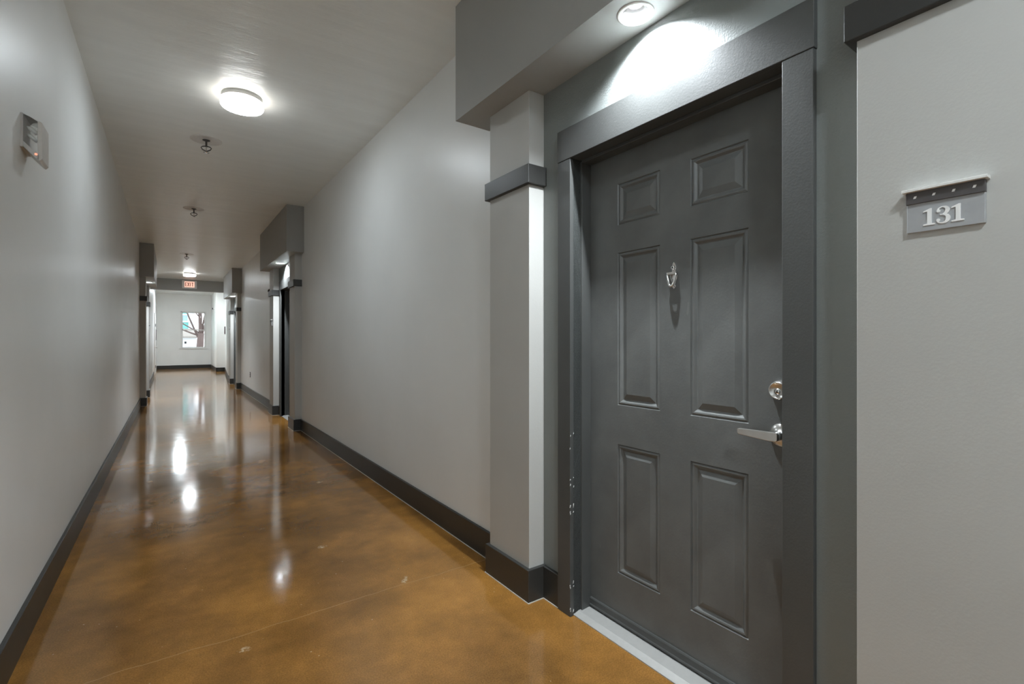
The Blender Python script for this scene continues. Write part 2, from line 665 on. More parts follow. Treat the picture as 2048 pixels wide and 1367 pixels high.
def make_pilaster():
    root = empty('pillar', (0, 0, 0))
    hw = (PIL[1] - PIL[0]) / 2
    mb = MB()
    mb.box(-PIL_P, 0.01, -hw, hw, 0, BULK_Z + 0.002)
    mb.build('shaft', 'accent_paint', root, bevel=0.002)
    mb = MB()
    e = 0.021
    mb.box(-PIL_P - e, 0.01, -hw - e, hw + e, 1.974, 2.064, 0, 0.0025)
    mb.build('cap_block', 'base_paint', root)
    mb = MB()
    e = 0.018
    mb.box(-PIL_P - e, 0.01, -hw - e, hw + e, 0, BB_H + 0.002, 0, 0.0025)
    mb.box(-PIL_P - e - 0.003, 0.0, -hw - e - 0.003, hw + e + 0.003, 0, 0.0035, 1)
    mb.build('base_block', ['base_paint', 'caulk'], root)
    return root


pil = make_pilaster()


# ---------------------------------------------------------------- door
def panel_mesh(w, h):
    """stamped panel: outline in the door plane (x = 0), moulding recessed to +x"""
    prof = [(0, 0), (0.003, 0.0045), (0.010, 0.0008), (0.015, 0.0018), (0.023, 0.0085), (0.0265, 0.0095), (0.048, 0.0020), (0.0495, 0.0016)]
    mb = MB()
    rings = []
    for o_, d in prof:
        a, b_ = w / 2 - o_, h / 2 - o_
        rings.append([mb.bm.verts.new(p) for p in ((d, -a, -b_), (d, a, -b_), (d, a, b_), (d, -a, b_))])
    for A, B in zip(rings, rings[1:]):
        for k in range(4):
            mb.bm.faces.new((A[k], A[(k + 1) % 4], B[(k + 1) % 4], B[k]))
    mb.bm.faces.new(rings[-1])
    return mb


def make_door(name):
    root = empty(name, (0, 0, 0))
    LX = 0.102        # door face behind the wall plane
    PW = 0.2215
    py = [-0.2905 + PW / 2, 0.0675 + PW / 2]
    prow = [(0.232, 0.787), (0.956, 1.612), (1.731, 1.908)]
    # leaf: face built as a grid with six holes, plus back and edges
    mb = MB()
    ycuts = [-0.457, -0.2905, -0.2905 + PW, 0.0675, 0.0675 + PW, 0.457]
    ycuts[2], ycuts[3] = -0.069, 0.0675
    zcuts = [0.020, 0.232, 0.787, 0.956, 1.612, 1.731, 1.908, 2.048]
    for i in range(5):
        for k in range(7):
            if i in (1, 3) and k in (1, 3, 5):
                continue
            y0, y1, z0, z1 = ycuts[i], ycuts[i + 1], zcuts[k], zcuts[k + 1]
            mb.poly_faces([(LX, y0, z0), (LX, y1, z0), (LX, y1, z1), (LX, y0, z1)], [(0, 1, 2, 3)])
    mb.box(LX + 0.012, LX + 0.044, -0.457, 0.457, 0.020, 2.048)
    leaf = mb.build('door_leaf', 'door_paint', root)
    for i in (0, 1):
        y0, y1 = (ycuts[1], ycuts[2]) if i == 0 else (ycuts[3], ycuts[4])
        for z0, z1 in prow:
            panel_mesh(y1 - y0, z1 - z0).build('panel', 'door_paint', leaf, ((LX), (y0 + y1) / 2, (z0 + z1) / 2))
    # door sweep
    mb = MB()
    mb.prism([(LX - 0.012, 0.024), (LX - 0.012, 0.030), (LX - 0.009, 0.034), (LX - 0.009, 0.056), (LX - 0.006, 0.061), (LX + 0.002, 0.061), (LX + 0.002, 0.024)], 'y', -0.449, 0.449)
    mb.build('door_sweep', 'trim_paint', leaf)
    # jambs and stops
    for s in (-1, 1):
        mb = MB()
        a, b_ = sorted((s * 0.461, s * 0.480))
        mb.box(-0.004, 0.165, a, b_, 0, DOOR_H + 0.02)
        a, b_ = sorted((s * 0.450, s * 0.462))
        mb.box(0.045, LX - 0.001, a, b_, 0.012, DOOR_H - 0.008, 0, 0.002)
        mb.build('jamb', 'trim_paint', root)
    mb = MB()
    mb.box(-0.004, 0.165, -0.461, 0.461, DOOR_H - 0.002, DOOR_H + 0.02)
    mb.box(0.045, LX - 0.001, -0.450, 0.450, DOOR_H - 0.016, DOOR_H - 0.002, 0, 0.002)
    mb.build('head_jamb', 'trim_paint', root)
    # casings
    for s in (-1, 1):
        mb = MB()
        a, b_ = sorted((s * 0.457, s * 0.542))
        mb.box(-0.021, 0.0, a, b_, 0, 2.047, 0, 0.002)
        mb.build('casing', 'trim_paint', root)
    mb = MB()
    mb.box(-0.022, 0.0, -0.544, 0.544, 2.0485, 2.189, 0, 0.002)
    mb.build('header_casing', 'trim_paint', root)
    # threshold with ribs
    mb = MB()
    pts = [(0.002, 0.0), (0.002, 0.004), (0.010, 0.0065), (0.011, 0.0055), (0.018, 0.0085), (0.019, 0.0075), (0.026, 0.0105), (0.027, 0.0095), (0.034, 0.0130), (0.036, 0.0125), (0.092, 0.0165), (0.096, 0.0165), (0.150, 0.0165), (0.150, 0.0)]
    mb.prism(pts, 'y', -0.461, 0.461)
    mb.build('threshold', 'aluminium', root)
    # deadbolt
    DY = -0.397
    mb = MB()
    mb.lathe([(0.0325, 0), (0.0325, 0.004), (0.0275, 0.026), (0.0262, 0.028), (0.0238, 0.028), (0.0228, 0.0255), (0.0, 0.0255)], (LX, DY, 1.077), '-x', 40)
    db = mb.build('deadbolt', 'brushed_steel', root)
    mb = MB()
    mb.lathe([(0.0095, 0), (0.0095, 0.0015), (0.0, 0.002)], (LX - 0.0255, DY, 1.074), '-x', 24)
    cy_ = mb.build('lock_cylinder', 'polished_steel', db)
    mb = MB()
    mb.box(LX - 0.0290, LX - 0.0255, DY - 0.0014, DY + 0.0014, 1.069, 1.078)
    mb.build('keyway', 'black_gap', db)
    # lever handle
    LZ = 0.935
    mb = MB()
    mb.lathe([(0.037, 0), (0.037, 0.003), (0.034, 0.008), (0.024, 0.012), (0.016, 0.016), (0.0125, 0.022), (0.0125, 0.046), (0.0, 0.047)], (LX, DY, LZ), '-x', 40)
    lh = mb.build('lever_handle', 'brushed_steel', root)
    mb = MB()
    xs = LX - 0.052
    out = [(DY - 0.014, LZ - 0.010), (DY - 0.014, LZ + 0.010), (DY - 0.008, LZ + 0.014), (DY + 0.02, LZ + 0.014), (DY + 0.112, LZ + 0.0115), (DY + 0.114, LZ + 0.009), (DY + 0.114, LZ - 0.0045), (DY + 0.108, LZ - 0.0075), (DY + 0.02, LZ - 0.014), (DY - 0.008, LZ - 0.014)]
    mb.prism(out, 'x', xs - 0.006, xs + 0.008)
    mb.build('lever', 'brushed_steel', lh, bevel=0.002)
    # knocker with viewer
    KY = 0.0
    mb = MB()
    prof = [(0.0, 1.535), (0.004, 1.530), (0.007, 1.523), (0.010, 1.515), (0.010, 1.508), (0.007, 1.500), (0.014, 1.496), (0.017, 1.488), (0.014, 1.470), (0.008, 1.455), (0.005, 1.447), (0.010, 1.441), (0.005, 1.437), (0.0, 1.430)]
    poly = [(KY + w, z) for w, z in prof] + [(KY - w, z) for w, z in prof[-2:0:-1]]
    mb.prism(poly, 'x', LX - 0.005, LX)
    mb.lathe([(0.0085, 0), (0.0085, 0.006), (0.006, 0.010), (0.0, 0.0105)], (LX - 0.004, KY, 1.512), '-x', 20)
    kn = mb.build('door_knocker', 'polished_steel', root, bevel=0.001)
    mb = MB()
    mb.lathe([(0.0032, 0), (0.0, 0.0004)], (LX - 0.0146, KY, 1.512), '-x', 14)
    mb.build('viewer_lens', 'black_gap', kn)
    mb = MB()
    mb.box(LX - 0.022, LX - 0.006, KY - 0.021, KY + 0.021, 1.484, 1.495, 0, 0.002)
    bow = []
    for t in [i / 16 for i in range(17)]:
        a = -1 + 2 * t
        bow.append((LX - 0.019 - 0.004 * (1 - abs(a)), KY + 0.020 * (abs(a) ** 0.62) * (1 if a > 0 else -1), 1.489 - 0.048 * (1 - abs(a) ** 1.5)))
    mb.tube(bow, [0.0034 + 0.0018 * (1 - abs(-1 + 2 * i / 16)) for i in range(17)], 10)
    mb.build('striker', 'polished_steel', kn)
    return root


door = make_door('door_1')


def make_downlight():
    """recessed can: origin at the soffit surface, centre of the opening"""
    root = empty('recessed_downlight', (0, 0, 0))
    mb = MB()
    mb.lathe([(0.0665, 0.0), (0.066, 0.003), (0.060, 0.0045), (0.052, 0.003), (0.049, -0.001), (0.0525, -0.001), (0.0525, 0.0)], (0, 0, 0), '-z', 48)
    mb.build('trim_ring', 'white_gloss', root)
    mb = MB()
    mb.lathe([(0.0515, 0.0), (0.0505, 0.015), (0.046, 0.040), (0.038, 0.062), (0.030, 0.074), (0.0, 0.076)], (0, 0, 0), 'z', 48)
    mb.build('reflector', 'reflector', root)
    mb = MB()
    mb.lathe([(0.0235, 0.036), (0.027, 0.034), (0.0285, 0.038), (0.025, 0.052), (0.015, 0.074)], (0, 0, 0), 'z', 32)
    bl = mb.build('bulb', 'white_gloss', root)
    mb = MB()
    mb.lathe([(0.0, 0.0345), (0.012, 0.0347), (0.0235, 0.036)], (0, 0, 0), 'z', 24)
    mb.build('glowing_face', 'bulb_glow', bl)
    ld = bpy.data.lights.new('downlight_beam', 'SPOT')
    ld.energy = DOWN_WATT
    ld.color = (0.88, 0.95, 1.0)
    ld.spot_size = math.radians(140)
    ld.spot_blend = 1.0
    ld.shadow_soft_size = 0.018
    lo = bpy.data.objects.new('downlight_beam', ld)
    COL.objects.link(lo)
    lo.parent = root
    lo.location = (0, 0, 0.031)
    return root


down = make_downlight()

UNIT_TXT = ['dark six-panel apartment door with knocker, nearest the viewer beside the 131 sign',
            'dark apartment door set between pilasters midway down the long grey wall',
            'dark apartment door just before the lintel, on the numbered-door side',
            'dark apartment door on the wall opposite, seen almost edge on']
SPOT_TXT = ['over the nearest door beside the 131 sign', 'over the second door on the numbered-door side', 'over the door next to the lintel', 'over the door on the opposite wall']
places = [(XR, UNITS[0], 0.0), (XR, UNITS[1], 0.0), (XR, UNITS[2], 0.0), (XL, LUNIT, PI)]
for i, (ux, uy, rz) in enumerate(places):
    M = Matrix.Translation((ux, uy, 0)) @ Matrix.Rotation(rz, 4, 'Z')
    d = door if i == 0 else copy_tree(door)
    d.name = 'door_%d' % (i + 1)
    d.matrix_world = M
    tag(d, UNIT_TXT[i], 'door', 'structure')
    bk = bulk if i == 0 else copy_tree(bulk)
    bk.matrix_world = M
    tag(bk, 'warm grey boxed bulkhead ' + SPOT_TXT[i], 'bulkhead', 'structure')
    for s in (1, -1):
        p = pil if (i == 0 and s == 1) else copy_tree(pil)
        p.matrix_world = M @ Matrix.Translation((0, s * (PIL[0] + PIL[1]) / 2, 0))
        far = (s == 1) != (i == 3)
        tag(p, 'warm grey pilaster with dark cap on the %s side of the %s' % ('far' if far else 'near', ['nearest door beside the 131 sign', 'second door on the numbered-door side', 'door next to the lintel', 'door on the opposite wall'][i]), 'pilaster', 'structure')
    dl = down if i == 0 else copy_tree(down)
    dl.matrix_world = M @ Matrix.Translation((LAMP_X, LAMP_Y, BULK_Z))
    tag(dl, 'small round recessed downlight with glowing bulb ' + SPOT_TXT[i], 'downlight', group='recessed downlights above the doors')

# chipped paint on the inner edge of the nearest door's far casing
random.seed(3)
cas = [c for c in door.children if c.name.startswith('casing')][1]
mb = MB()
for zc_, n_, sp_ in ((0.48, 9, 0.022), (0.60, 4, 0.03), (0.145, 7, 0.016), (0.03, 4, 0.02), (0.80, 3, 0.05)):
    for k in range(n_):
        z_ = max(0.008, zc_ + random.uniform(-sp_, sp_))
        x_ = random.choice((-0.0205, -0.0015)) + random.uniform(-0.001, 0.002)
        a_, b2 = random.uniform(0.001, 0.0028), random.uniform(0.002, 0.007)
        mb.prism([(x_ - a_, z_ - b2), (x_ + a_ * 0.6, z_ - b2 * 0.4), (x_ + a_, z_ + b2 * 0.7), (x_ - a_ * 0.3, z_ + b2)], 'y', 0.4562, 0.4575)
mb.build('chipped_paint', 'sign_letter', cas)

# ---------------------------------------------------------------- window
win = empty('window_1', ((WX0 + WX1) / 2, YE, WZ0))
W = WX1 - WX0
H = WZ1 - WZ0
hw = W / 2
mb = MB()
mb.box(-hw - 0.012, -hw + 0.035, -0.012, 0.12, 0, H)
mb.box(hw - 0.035, hw + 0.012, -0.012, 0.12, 0, H)
mb.box(-hw - 0.012, hw + 0.012, -0.012, 0.12, H - 0.035, H + 0.012)
mb.build('window_frame', 'white_gloss', win)
mb = MB()
mb.box(-hw - 0.05, hw + 0.05, -0.05, 0.12, -0.03, 0.02, 0, 0.004)
mb.build('window_sill', 'white_gloss', win)
for k, (za, zb, yo) in enumerate(((0.02, H / 2 + 0.015, 0.02), (H / 2 - 0.02, H - 0.035, 0.06))):
    mb = MB()
    t = 0.035
    mb.box(-hw + 0.035, -hw + 0.035 + t, yo, yo + 0.03, za, zb)
    mb.box(hw - 0.035 - t, hw - 0.035, yo, yo + 0.03, za, zb)
    mb.box(-hw + 0.035, hw - 0.035, yo, yo + 0.03, za, za + t)
    mb.box(-hw + 0.035, hw - 0.035, yo, yo + 0.03, zb - t, zb)
    sash = mb.build('sash', 'white_gloss', win)
    mb = MB()
    mb.box(-hw + 0.06, hw - 0.06, yo + 0.012, yo + 0.016, za + t - 0.005, zb - t + 0.005)
    mb.build('pane', 'window_glass', sash)
tag(win, 'white double-hung sash window in the pale end wall', 'window', 'structure')

# ---------------------------------------------------------------- white door of the far bay
fd = empty('door_5', (XL, 22.0, 0))
mb = MB()
mb.box(-0.02, 0.012, -0.46, 0.46, 0.01, 2.10, 0, 0.003)
mb.build('door_leaf', 'white_plastic', fd)
for s in (-1, 1):
    mb = MB()
    a, b_ = sorted((s * 0.46, s * 0.56))
    mb.box(-0.01, 0.025, a, b_, 0, 2.10, 0, 0.002)
    mb.build('casing', 'white_gloss', fd)
mb = MB()
mb.box(-0.01, 0.027, -0.57, 0.57, 2.10, 2.22, 0, 0.002)
mb.build('header_casing', 'white_gloss', fd)
for z in (0.25, 1.05 + 0.75):
    mb = MB()
    mb.tube([(0.018, 0.45, z - 0.05), (0.018, 0.45, z + 0.05)], 0.012, 10)
    mb.build('hinge', 'dark_plastic', fd)
mb = MB()
mb.lathe([(0.03, 0), (0.03, 0.01), (0.012, 0.02), (0.012, 0.045), (0.027, 0.05), (0.027, 0.075), (0.0, 0.08)], (0.012, -0.38, 0.98), 'x', 20)
mb.build('knob', 'brushed_steel', fd)
tag(fd, 'plain white door in the bright bay beyond the lintel', 'door', 'structure')

# ---------------------------------------------------------------- ceiling lamps


def make_ceiling_lamp(opal, big=1.0):
    root = empty('ceiling_light', (0, 0, 0))
    mb = MB()
    mb.lathe([(0.0, 0.0), (0.134, 0.0), (0.134, 0.032), (0.130, 0.036), (0.0, 0.036)], (0, 0, 0), '-z', 56)
    mb.build('base_plate', 'grey_metal', root)
    mb = MB()
    mb.lathe([(0.0, 0.036), (0.140, 0.036), (0.142, 0.038), (0.143, 0.068), (0.141, 0.074)], (0, 0, 0), '-z', 48, 1)
    mb.lathe([(0.141, 0.074), (0.136, 0.080), (0.122, 0.085), (0.06, 0.088), (0.0, 0.089)], (0, 0, 0), '-z', 48, 0)
    mb.build('shade', [opal, 'lamp_edge'], root)
    return root


lamp = make_ceiling_lamp('lamp_opal')
LAMPS = [(0.437, 4.08, ZC, 'round opal ceiling lamp glowing above the near part of the corridor'),
         (0.430, 15.6, ZC, 'round opal ceiling lamp glowing just in front of the exit sign')]
REAR = [(0.437, -0.75, ZC, 'round opal ceiling lamp behind the viewpoint, near the numbered door'),
         (0.437, -4.9, ZC, 'unseen round opal fill lamp added far behind the viewpoint')]  # this farther lamp is added to raise the corridor brightness
for i, (x, y, z, t) in enumerate(LAMPS):
    o = lamp if i == 0 else copy_tree(lamp)
    o.location = (x, y, z)
    tag(o, t, 'ceiling lamp', group='round opal ceiling lamps')
rear = make_ceiling_lamp('rear_opal')
for i, (x, y, z, t) in enumerate(REAR):
    o = rear if i == 0 else copy_tree(rear)
    o.location = (x, y, z)
    tag(o, t, 'ceiling lamp', group='round opal ceiling lamps')
al = make_ceiling_lamp('alcove_fill')  # added fill lamp, out of sight, to brighten the far bay
al.location = (0.3, 21.9, ZF)
tag(al, 'unseen round fill lamp added to the higher ceiling of the far bay, behind the lintel', 'ceiling lamp', group='round opal ceiling lamps')

# ---------------------------------------------------------------- sprinklers


def make_sprinkler():
    root = empty('sprinkler', (0, 0, 0))
    mb = MB()
    mb.lathe([(0.0, 0.0), (0.125, 0.0), (0.122, 0.0025), (0.100, 0.003), (0.096, 0.001), (0.0, 0.001)], (0, 0, 0), '-z', 48)
    mb.build('ceiling_patch', 'white_plastic', root)
    mb = MB()
    mb.lathe([(0.030, 0.0), (0.030, 0.004), (0.014, 0.010), (0.008, 0.012), (0.008, 0.050), (0.012, 0.052), (0.012, 0.060), (0.0, 0.061)], (0, 0, 0), '-z', 24)
    mb.build('stem', 'dark_metal', root)
    for s in (-1, 1):
        mb = MB()
        mb.tube([(s * 0.008, 0, -0.054), (s * 0.030, 0, -0.060), (s * 0.040, 0, -0.070), (s * 0.030, 0, -0.086), (s * 0.004, 0, -0.100)], 0.005, 8)
        mb.build('arm', 'dark_metal', root)
    mb = MB()
    mb.lathe([(0.004, 0.058), (0.004, 0.102), (0.007, 0.104), (0.024, 0.110), (0.024, 0.1125), (0.0, 0.1125)], (0, 0, 0), '-z', 24)
    mb.build('deflector', 'polished_steel', root)
    return root


sp = make_sprinkler()
SPR = [(0.267, 5.15, 'pendent sprinkler head hanging just past the large ceiling lamp'),
       (0.268, 7.94, 'pendent sprinkler head midway along the ceiling'),
       (0.285, 12.2, 'pendent sprinkler head furthest along the ceiling, before the distant lamp')]
for i, (x, y, t) in enumerate(SPR):
    o = sp if i == 0 else copy_tree(sp)
    o.location = (x, y, ZC)
    o.rotation_euler = (0, 0, 0.35 - YAW * 0.9)
    tag(o, t, 'sprinkler', group='ceiling sprinkler heads')

# ---------------------------------------------------------------- number sign


def ribbon(mb, pts, x0, x1, steps=10):
    """flat stroke with changing width, Catmull-Rom through (y, z, half width)"""
    P = [Vector(p) for p in pts]
    P = [P[0] * 2 - P[1]] + P + [P[-1] * 2 - P[-2]]
    c = []
    for i in range(1, len(P) - 2):
        for k in range(steps):
            t = k / steps
            a, b_, d, e = P[i - 1], P[i], P[i + 1], P[i + 2]
            c.append(0.5 * ((2 * b_) + (d - a) * t + (2 * a - 5 * b_ + 4 * d - e) * t * t + (3 * b_ - a - 3 * d + e) * t ** 3))
    c.append(P[-2])
    L, R = [], []
    for i, p in enumerate(c):
        q = c[min(i + 1, len(c) - 1)] - c[max(i - 1, 0)]
        n = Vector((-q.y, q.x)).normalized()
        w = max(0.001, p.z)
        L.append((p.x + n.x * w, p.y + n.y * w))
        R.append((p.x - n.x * w, p.y - n.y * w))
    for i in range(len(c) - 1):
        mb.prism([L[i], L[i + 1], R[i + 1], R[i]], 'x', x0, x1)


def disc(mb, y, z, r, x0, x1, n=20):
    mb.prism([(y + r * math.cos(2 * PI * k / n), z + r * math.sin(2 * PI * k / n)) for k in range(n)], 'x', x0, x1)


def make_sign():
    """origin: centre of the back; the face looks to -x; reading direction is -y"""
    root = empty('room_sign', (0, 0, 0))
    w = 0.0655
    mb = MB()
    mb.box(-0.009, 0, -w, w, -0.045, 0.043, 0, 0.0012)
    mb.build('plate', 'sign_face', root)
    mb = MB()
    mb.box(-0.014, 0, -w - 0.0005, w + 0.0005, 0.019, 0.0455, 0, 0.0008)
    band = mb.build('top_band', 'sign_band', root)
    for k in range(4):
        y = 0.0495 - 0.033 * k
        mb = MB()
        mb.prism([(y + 0.0030, 0.0305), (y - 0.0016, 0.0305), (y - 0.0036, 0.0358), (y + 0.0010, 0.0358)], 'x', -0.0147, -0.012)
        mb.build('square_inlay', 'sign_letter', band)
    mb = MB()
    mb.box(-0.024, 0, -w - 0.006, w + 0.006, 0.0455, 0.0515, 0, 0.0006)
    mb.build('top_ledge', 'sign_top', root)
    return root


def digit_one(mb, y, z, s, x0, x1):
    pts = [(0.0, 0.0), (0.56, 0.0), (0.56, 0.075), (0.395, 0.10), (0.395, 1.0), (0.32, 1.0), (0.0, 0.865), (0.0, 0.80), (0.185, 0.835), (0.185, 0.10), (0.0, 0.075)]
    P = [(y - a * s, z + c_ * s) for a, c_ in pts]
    # split into convex pieces: serif, stem, flag
    for idx in ((0, 1, 2, 3, 9, 10), (3, 4, 5, 8, 9), (5, 6, 7, 8)):
        mb.prism([P[k] for k in idx], 'x', x0, x1)


def digit_three(mb, y, z, s, x0, x1):
    def T(l):
        return [(y - a * s, z + c_ * s, w * s) for a, c_, w in l]
    ribbon(mb, T([(0.085, 0.78, 0.05), (0.13, 0.90, 0.035), (0.30, 0.968, 0.032), (0.475, 0.90, 0.075), (0.525, 0.755, 0.098), (0.45, 0.60, 0.075), (0.30, 0.525, 0.030), (0.19, 0.515, 0.026)]), x0, x1)
    ribbon(mb, T([(0.19, 0.525, 0.026), (0.33, 0.515, 0.030), (0.50, 0.435, 0.080), (0.555, 0.265, 0.105), (0.475, 0.09, 0.078), (0.29, 0.025, 0.032), (0.12, 0.085, 0.035), (0.07, 0.20, 0.05)]), x0 + 0.00005, x1)
    disc(mb, y - 0.115 * s, z + 0.755 * s, 0.088 * s, x0 + 0.0001, x1)
    disc(mb, y - 0.105 * s, z + 0.215 * s, 0.090 * s, x0 + 0.0001, x1)


sgn = make_sign()
blank = copy_tree(sgn)
sz = 0.037
for nm, fn, y in (('numeral', digit_one, 0.0355), ('numeral', digit_three, 0.0135), ('numeral', digit_one, -0.0125)):
    mb = MB()
    fn(mb, y, -0.033, sz, -0.0112, -0.008)
    mb.build(nm, 'sign_letter', sgn)
sgn.location = (XR - PIL_P, UNITS[0] - 0.837, 1.524)
tag(sgn, 'grey number sign reading 131 with a dark notched top band', 'sign', group='apartment number signs')
signs = [(XR - PIL_P, UNITS[1] + 0.82, 0.0, 'small grey number sign on the far pilaster of the second door, seen edge on'),
         (XR - PIL_P, UNITS[2] + 0.82, 0.0, 'small number sign on the far pilaster of the door next to the lintel'),
         (XL + PIL_P, LUNIT + 0.83, PI, 'small number sign on the far pilaster of the opposite door')]
for i, (x, y, rz, t) in enumerate(signs):
    o = blank if i == 0 else copy_tree(blank)
    o.location = (x, y, 1.524)
    o.rotation_euler = (0, 0, rz)
    tag(o, t, 'sign', group='apartment number signs')

# plum signs in the far bay
for (x, y, z, rz, h_, t) in ((XL, 23.0, 1.44, 0, 0.42, 'tall plum coloured wall plaque beside the white far-bay door'),
                             (1.665, 21.9, 1.62, 0, 0.30, 'small plum coloured wall plaque near the corner of the window bay')):
    mb = MB()
    s = 1 if x < 0 else -1
    mb.box(min(0, s * 0.03), max(0, s * 0.03), -0.1, 0.1, -h_ / 2, h_ / 2, 0, 0.003)
    mb.box(min(0, s * 0.034), max(0, s * 0.034), -0.085, 0.085, -h_ / 2 + 0.015, h_ / 2 - 0.015, 0, 0.002)
    o = mb.build('wall_plaque', 'plum_plastic')
    if s < 0:
        x = XR + (1.80 - XR) * (y - YB - 0.05) / (22.4 - YB - 0.05)
        o.rotation_euler = (0, 0, -math.atan((1.80 - XR) / (22.4 - YB)))
    o.location = (x, y, z)
    tag(o, t, 'sign')

# ---------------------------------------------------------------- exit sign on the lintel
ex = empty('exit_sign', (0.475, YB, 2.885))
mb = MB()
mb.box(-0.185, 0.185, -0.05, 0, -0.115, 0.125, 0, 0.006)
mb.build('housing', 'white_plastic', ex)
mb = MB()
mb.box(-0.125, 0.125, -0.054, -0.045, -0.075, 0.095, 0, 0.001)
face = mb.build('lit_face', 'exit_panel', ex)


def stroke(mb, a, b_, w, y0, y1):
    a, b_ = Vector(a), Vector(b_)
    t = (b_ - a).normalized()
    n = Vector((-t.y, t.x)) * w / 2
    mb.prism([tuple(a + n), tuple(b_ + n), tuple(b_ - n), tuple(a - n)], 'y', y0, y1)


def letter(strokes, x):
    mb = MB()
    for i, (a, b_) in enumerate(strokes):
        stroke(mb, (x + a[0] * 0.042, -0.045 + a[1] * 0.11), (x + b_[0] * 0.042, -0.045 + b_[1] * 0.11), 0.014, -0.0562 - i * 0.00005, -0.053)
    mb.build('letter', 'exit_letter', face)


letter([((0.15, 0), (0.15, 1)), ((0, 0.06), (1, 0.06)), ((0, 0.5), (0.85, 0.5)), ((0, 0.94), (1, 0.94))], -0.108)
letter([((0, 0), (1, 1)), ((0, 1), (1, 0))], -0.050)
letter([((0.5, 0), (0.5, 1))], -0.004)
letter([((0.5, 0), (0.5, 1)), ((-0.1, 0.94), (1.1, 0.94))], 0.052)
tag(ex, 'lit exit sign with red letters on the lintel under the distant lamp', 'exit sign')

# ---------------------------------------------------------------- wall device on the left wall
dv0 = empty('alarm_strobe', (left_x(2.69, 2.05) - 0.002, 2.625, 2.05))
mb = MB()
mb.box(0, 0.010, -0.004, 0.128, -0.066, 0.066, 0, 0.002)
mb.build('back_plate', 'device_grey', dv0)
mb = MB()
# sloping hood: outline in x,z, swept along y
mb.prism([(0.008, -0.062), (0.048, -0.106), (0.056, -0.110), (0.056, -0.088), (0.008, -0.040)], 'y', 0.0, 0.124)
mb.build('lower_housing', 'device_grey', dv0, bevel=0.002)
mb = MB()
mb.prism([(0.050, -0.106), (0.056, -0.110), (0.064, -0.100), (0.064, 0.040), (0.056, 0.046), (0.050, 0.044)], 'y', 0.0, 0.124)
mb.build('front_cover', 'device_light', dv0, bevel=0.002)
mb = MB()
mb.prism([(0.009, -0.045), (0.051, -0.092), (0.051, 0.043), (0.030, 0.056), (0.009, 0.064)], 'y', 0.001, 0.123)
lens = mb.build('clear_lens', 'clear_lens', dv0)
for z, k in ((0.012, 1.0), (-0.018, 0.85)):
    mb = MB()
    mb.tube([(0.018, 0.02, z + 0.010), (0.028, 0.016, z + 0.003), (0.040, 0.016, z - 0.008), (0.046, 0.02, z - 0.016)], [0.004 * k, 0.008 * k, 0.008 * k, 0.004 * k], 12)
    mb.build('flash_tube', 'device_glint', lens)
mb = MB()
mb.lathe([(0.0045, 0), (0.004, 0.002), (0.0, 0.003)], (0.046, 0.0, -0.086), '-y', 14)
mb.build('indicator_light', 'red_led', dv0)
tag(dv0, 'small grey alarm strobe with clear lens and red light high on the wall', 'alarm strobe')

# ---------------------------------------------------------------- outlet and small dark sensors
ol = empty('wall_outlet', (XR, 12.3, 0.46))
mb = MB()
mb.box(-0.008, 0.0, -0.036, 0.036, -0.058, 0.058, 0, 0.002)
mb.build('cover_plate', 'dark_plastic', ol)
for z in (-0.024, 0.024):
    mb = MB()
    mb.box(-0.010, -0.006, -0.016, 0.016, z - 0.014, z + 0.014, 0, 0.001)
    mb.build('receptacle', 'white_plastic', ol)
tag(ol, 'small electrical outlet low on the wall between second and third doors', 'outlet')


def small_camera(loc, rz, label):
    root = empty('security_camera', loc, rz)
    mb = MB()
    mb.lathe([(0.05, 0), (0.05, 0.02), (0.042, 0.035), (0.0, 0.036)], (0, 0, 0), '-x', 24)
    mb.build('mount', 'white_plastic', root)
    mb = MB()
    mb.lathe([(0.040, 0.034), (0.038, 0.05), (0.028, 0.066), (0.012, 0.075), (0.0, 0.077)], (0, 0, 0), '-x', 24)
    mb.build('dome', 'dark_plastic', root)
    tag(root, label, 'camera', group='small dark wall domes')


small_camera((XR, 9.42, 2.10), 0, 'small dark dome on the wall just past the second door')
small_camera((1.50, 23.6, 2.55), 0, 'small dark dome on the bright side wall of the window bay')

# ---------------------------------------------------------------- outside the window


def at(px, py, d):
    q = px - 340.0
    x = d / (1450.8 / q - 0.7073) if abs(q) > 1e-3 else 0.0
    zc = math.cos(YAW) * (x * 0.7073 + d)
    return x, CAM_H + (680.0 - py) / 967.0 * zc


mb = MB()
mb.box(-14, 18, YE + 0.2, 60, -0.2, -0.05)
tag(mb.build('ground_outside', 'outside_ground'), 'pale paved ground outside the window', 'ground', 'structure')

HY = 40.0
house = empty('house', (at(372, 680, HY)[0], HY, -0.05))
hx = house.location.x
x_r = at(386.5, 680, HY)[0] - hx
x_l = -9.0
mb = MB()
mb.box(x_l, x_r, 0, 6, 0, 4.2)
mb.build('wall', 'teal_siding', house)
z = 0.15
while z < 4.0:
    mb = MB()
    mb.prism([(-0.03, z), (-0.012, z + 0.27), (0.0, z + 0.27), (0.0, z)], 'x', x_l, x_r)
    ob = mb.build('siding_board', 'teal_siding', house)
    z += 0.28
wxa, wza = at(363.0, 642.5, HY)
wxb, wzb = at(381.0, 626.5, HY)
wxa -= hx; wxb -= hx
mb = MB()
fx0, fx1, fz0, fz1 = wxa, wxb - 0.0, wza, wzb
t = 0.09
mb.box(fx0, fx1, -0.10, 0, fz0, fz0 + t)
mb.box(fx0, fx1, -0.10, 0, fz1 - t, fz1)
mb.box(fx0, fx0 + t * 0.5, -0.101, 0, fz0, fz1)
mb.box(fx1 - t - 0.08, fx1, -0.101, 0, fz0, fz1)
wf = mb.build('window_frame', 'white_siding', house)
mb = MB()
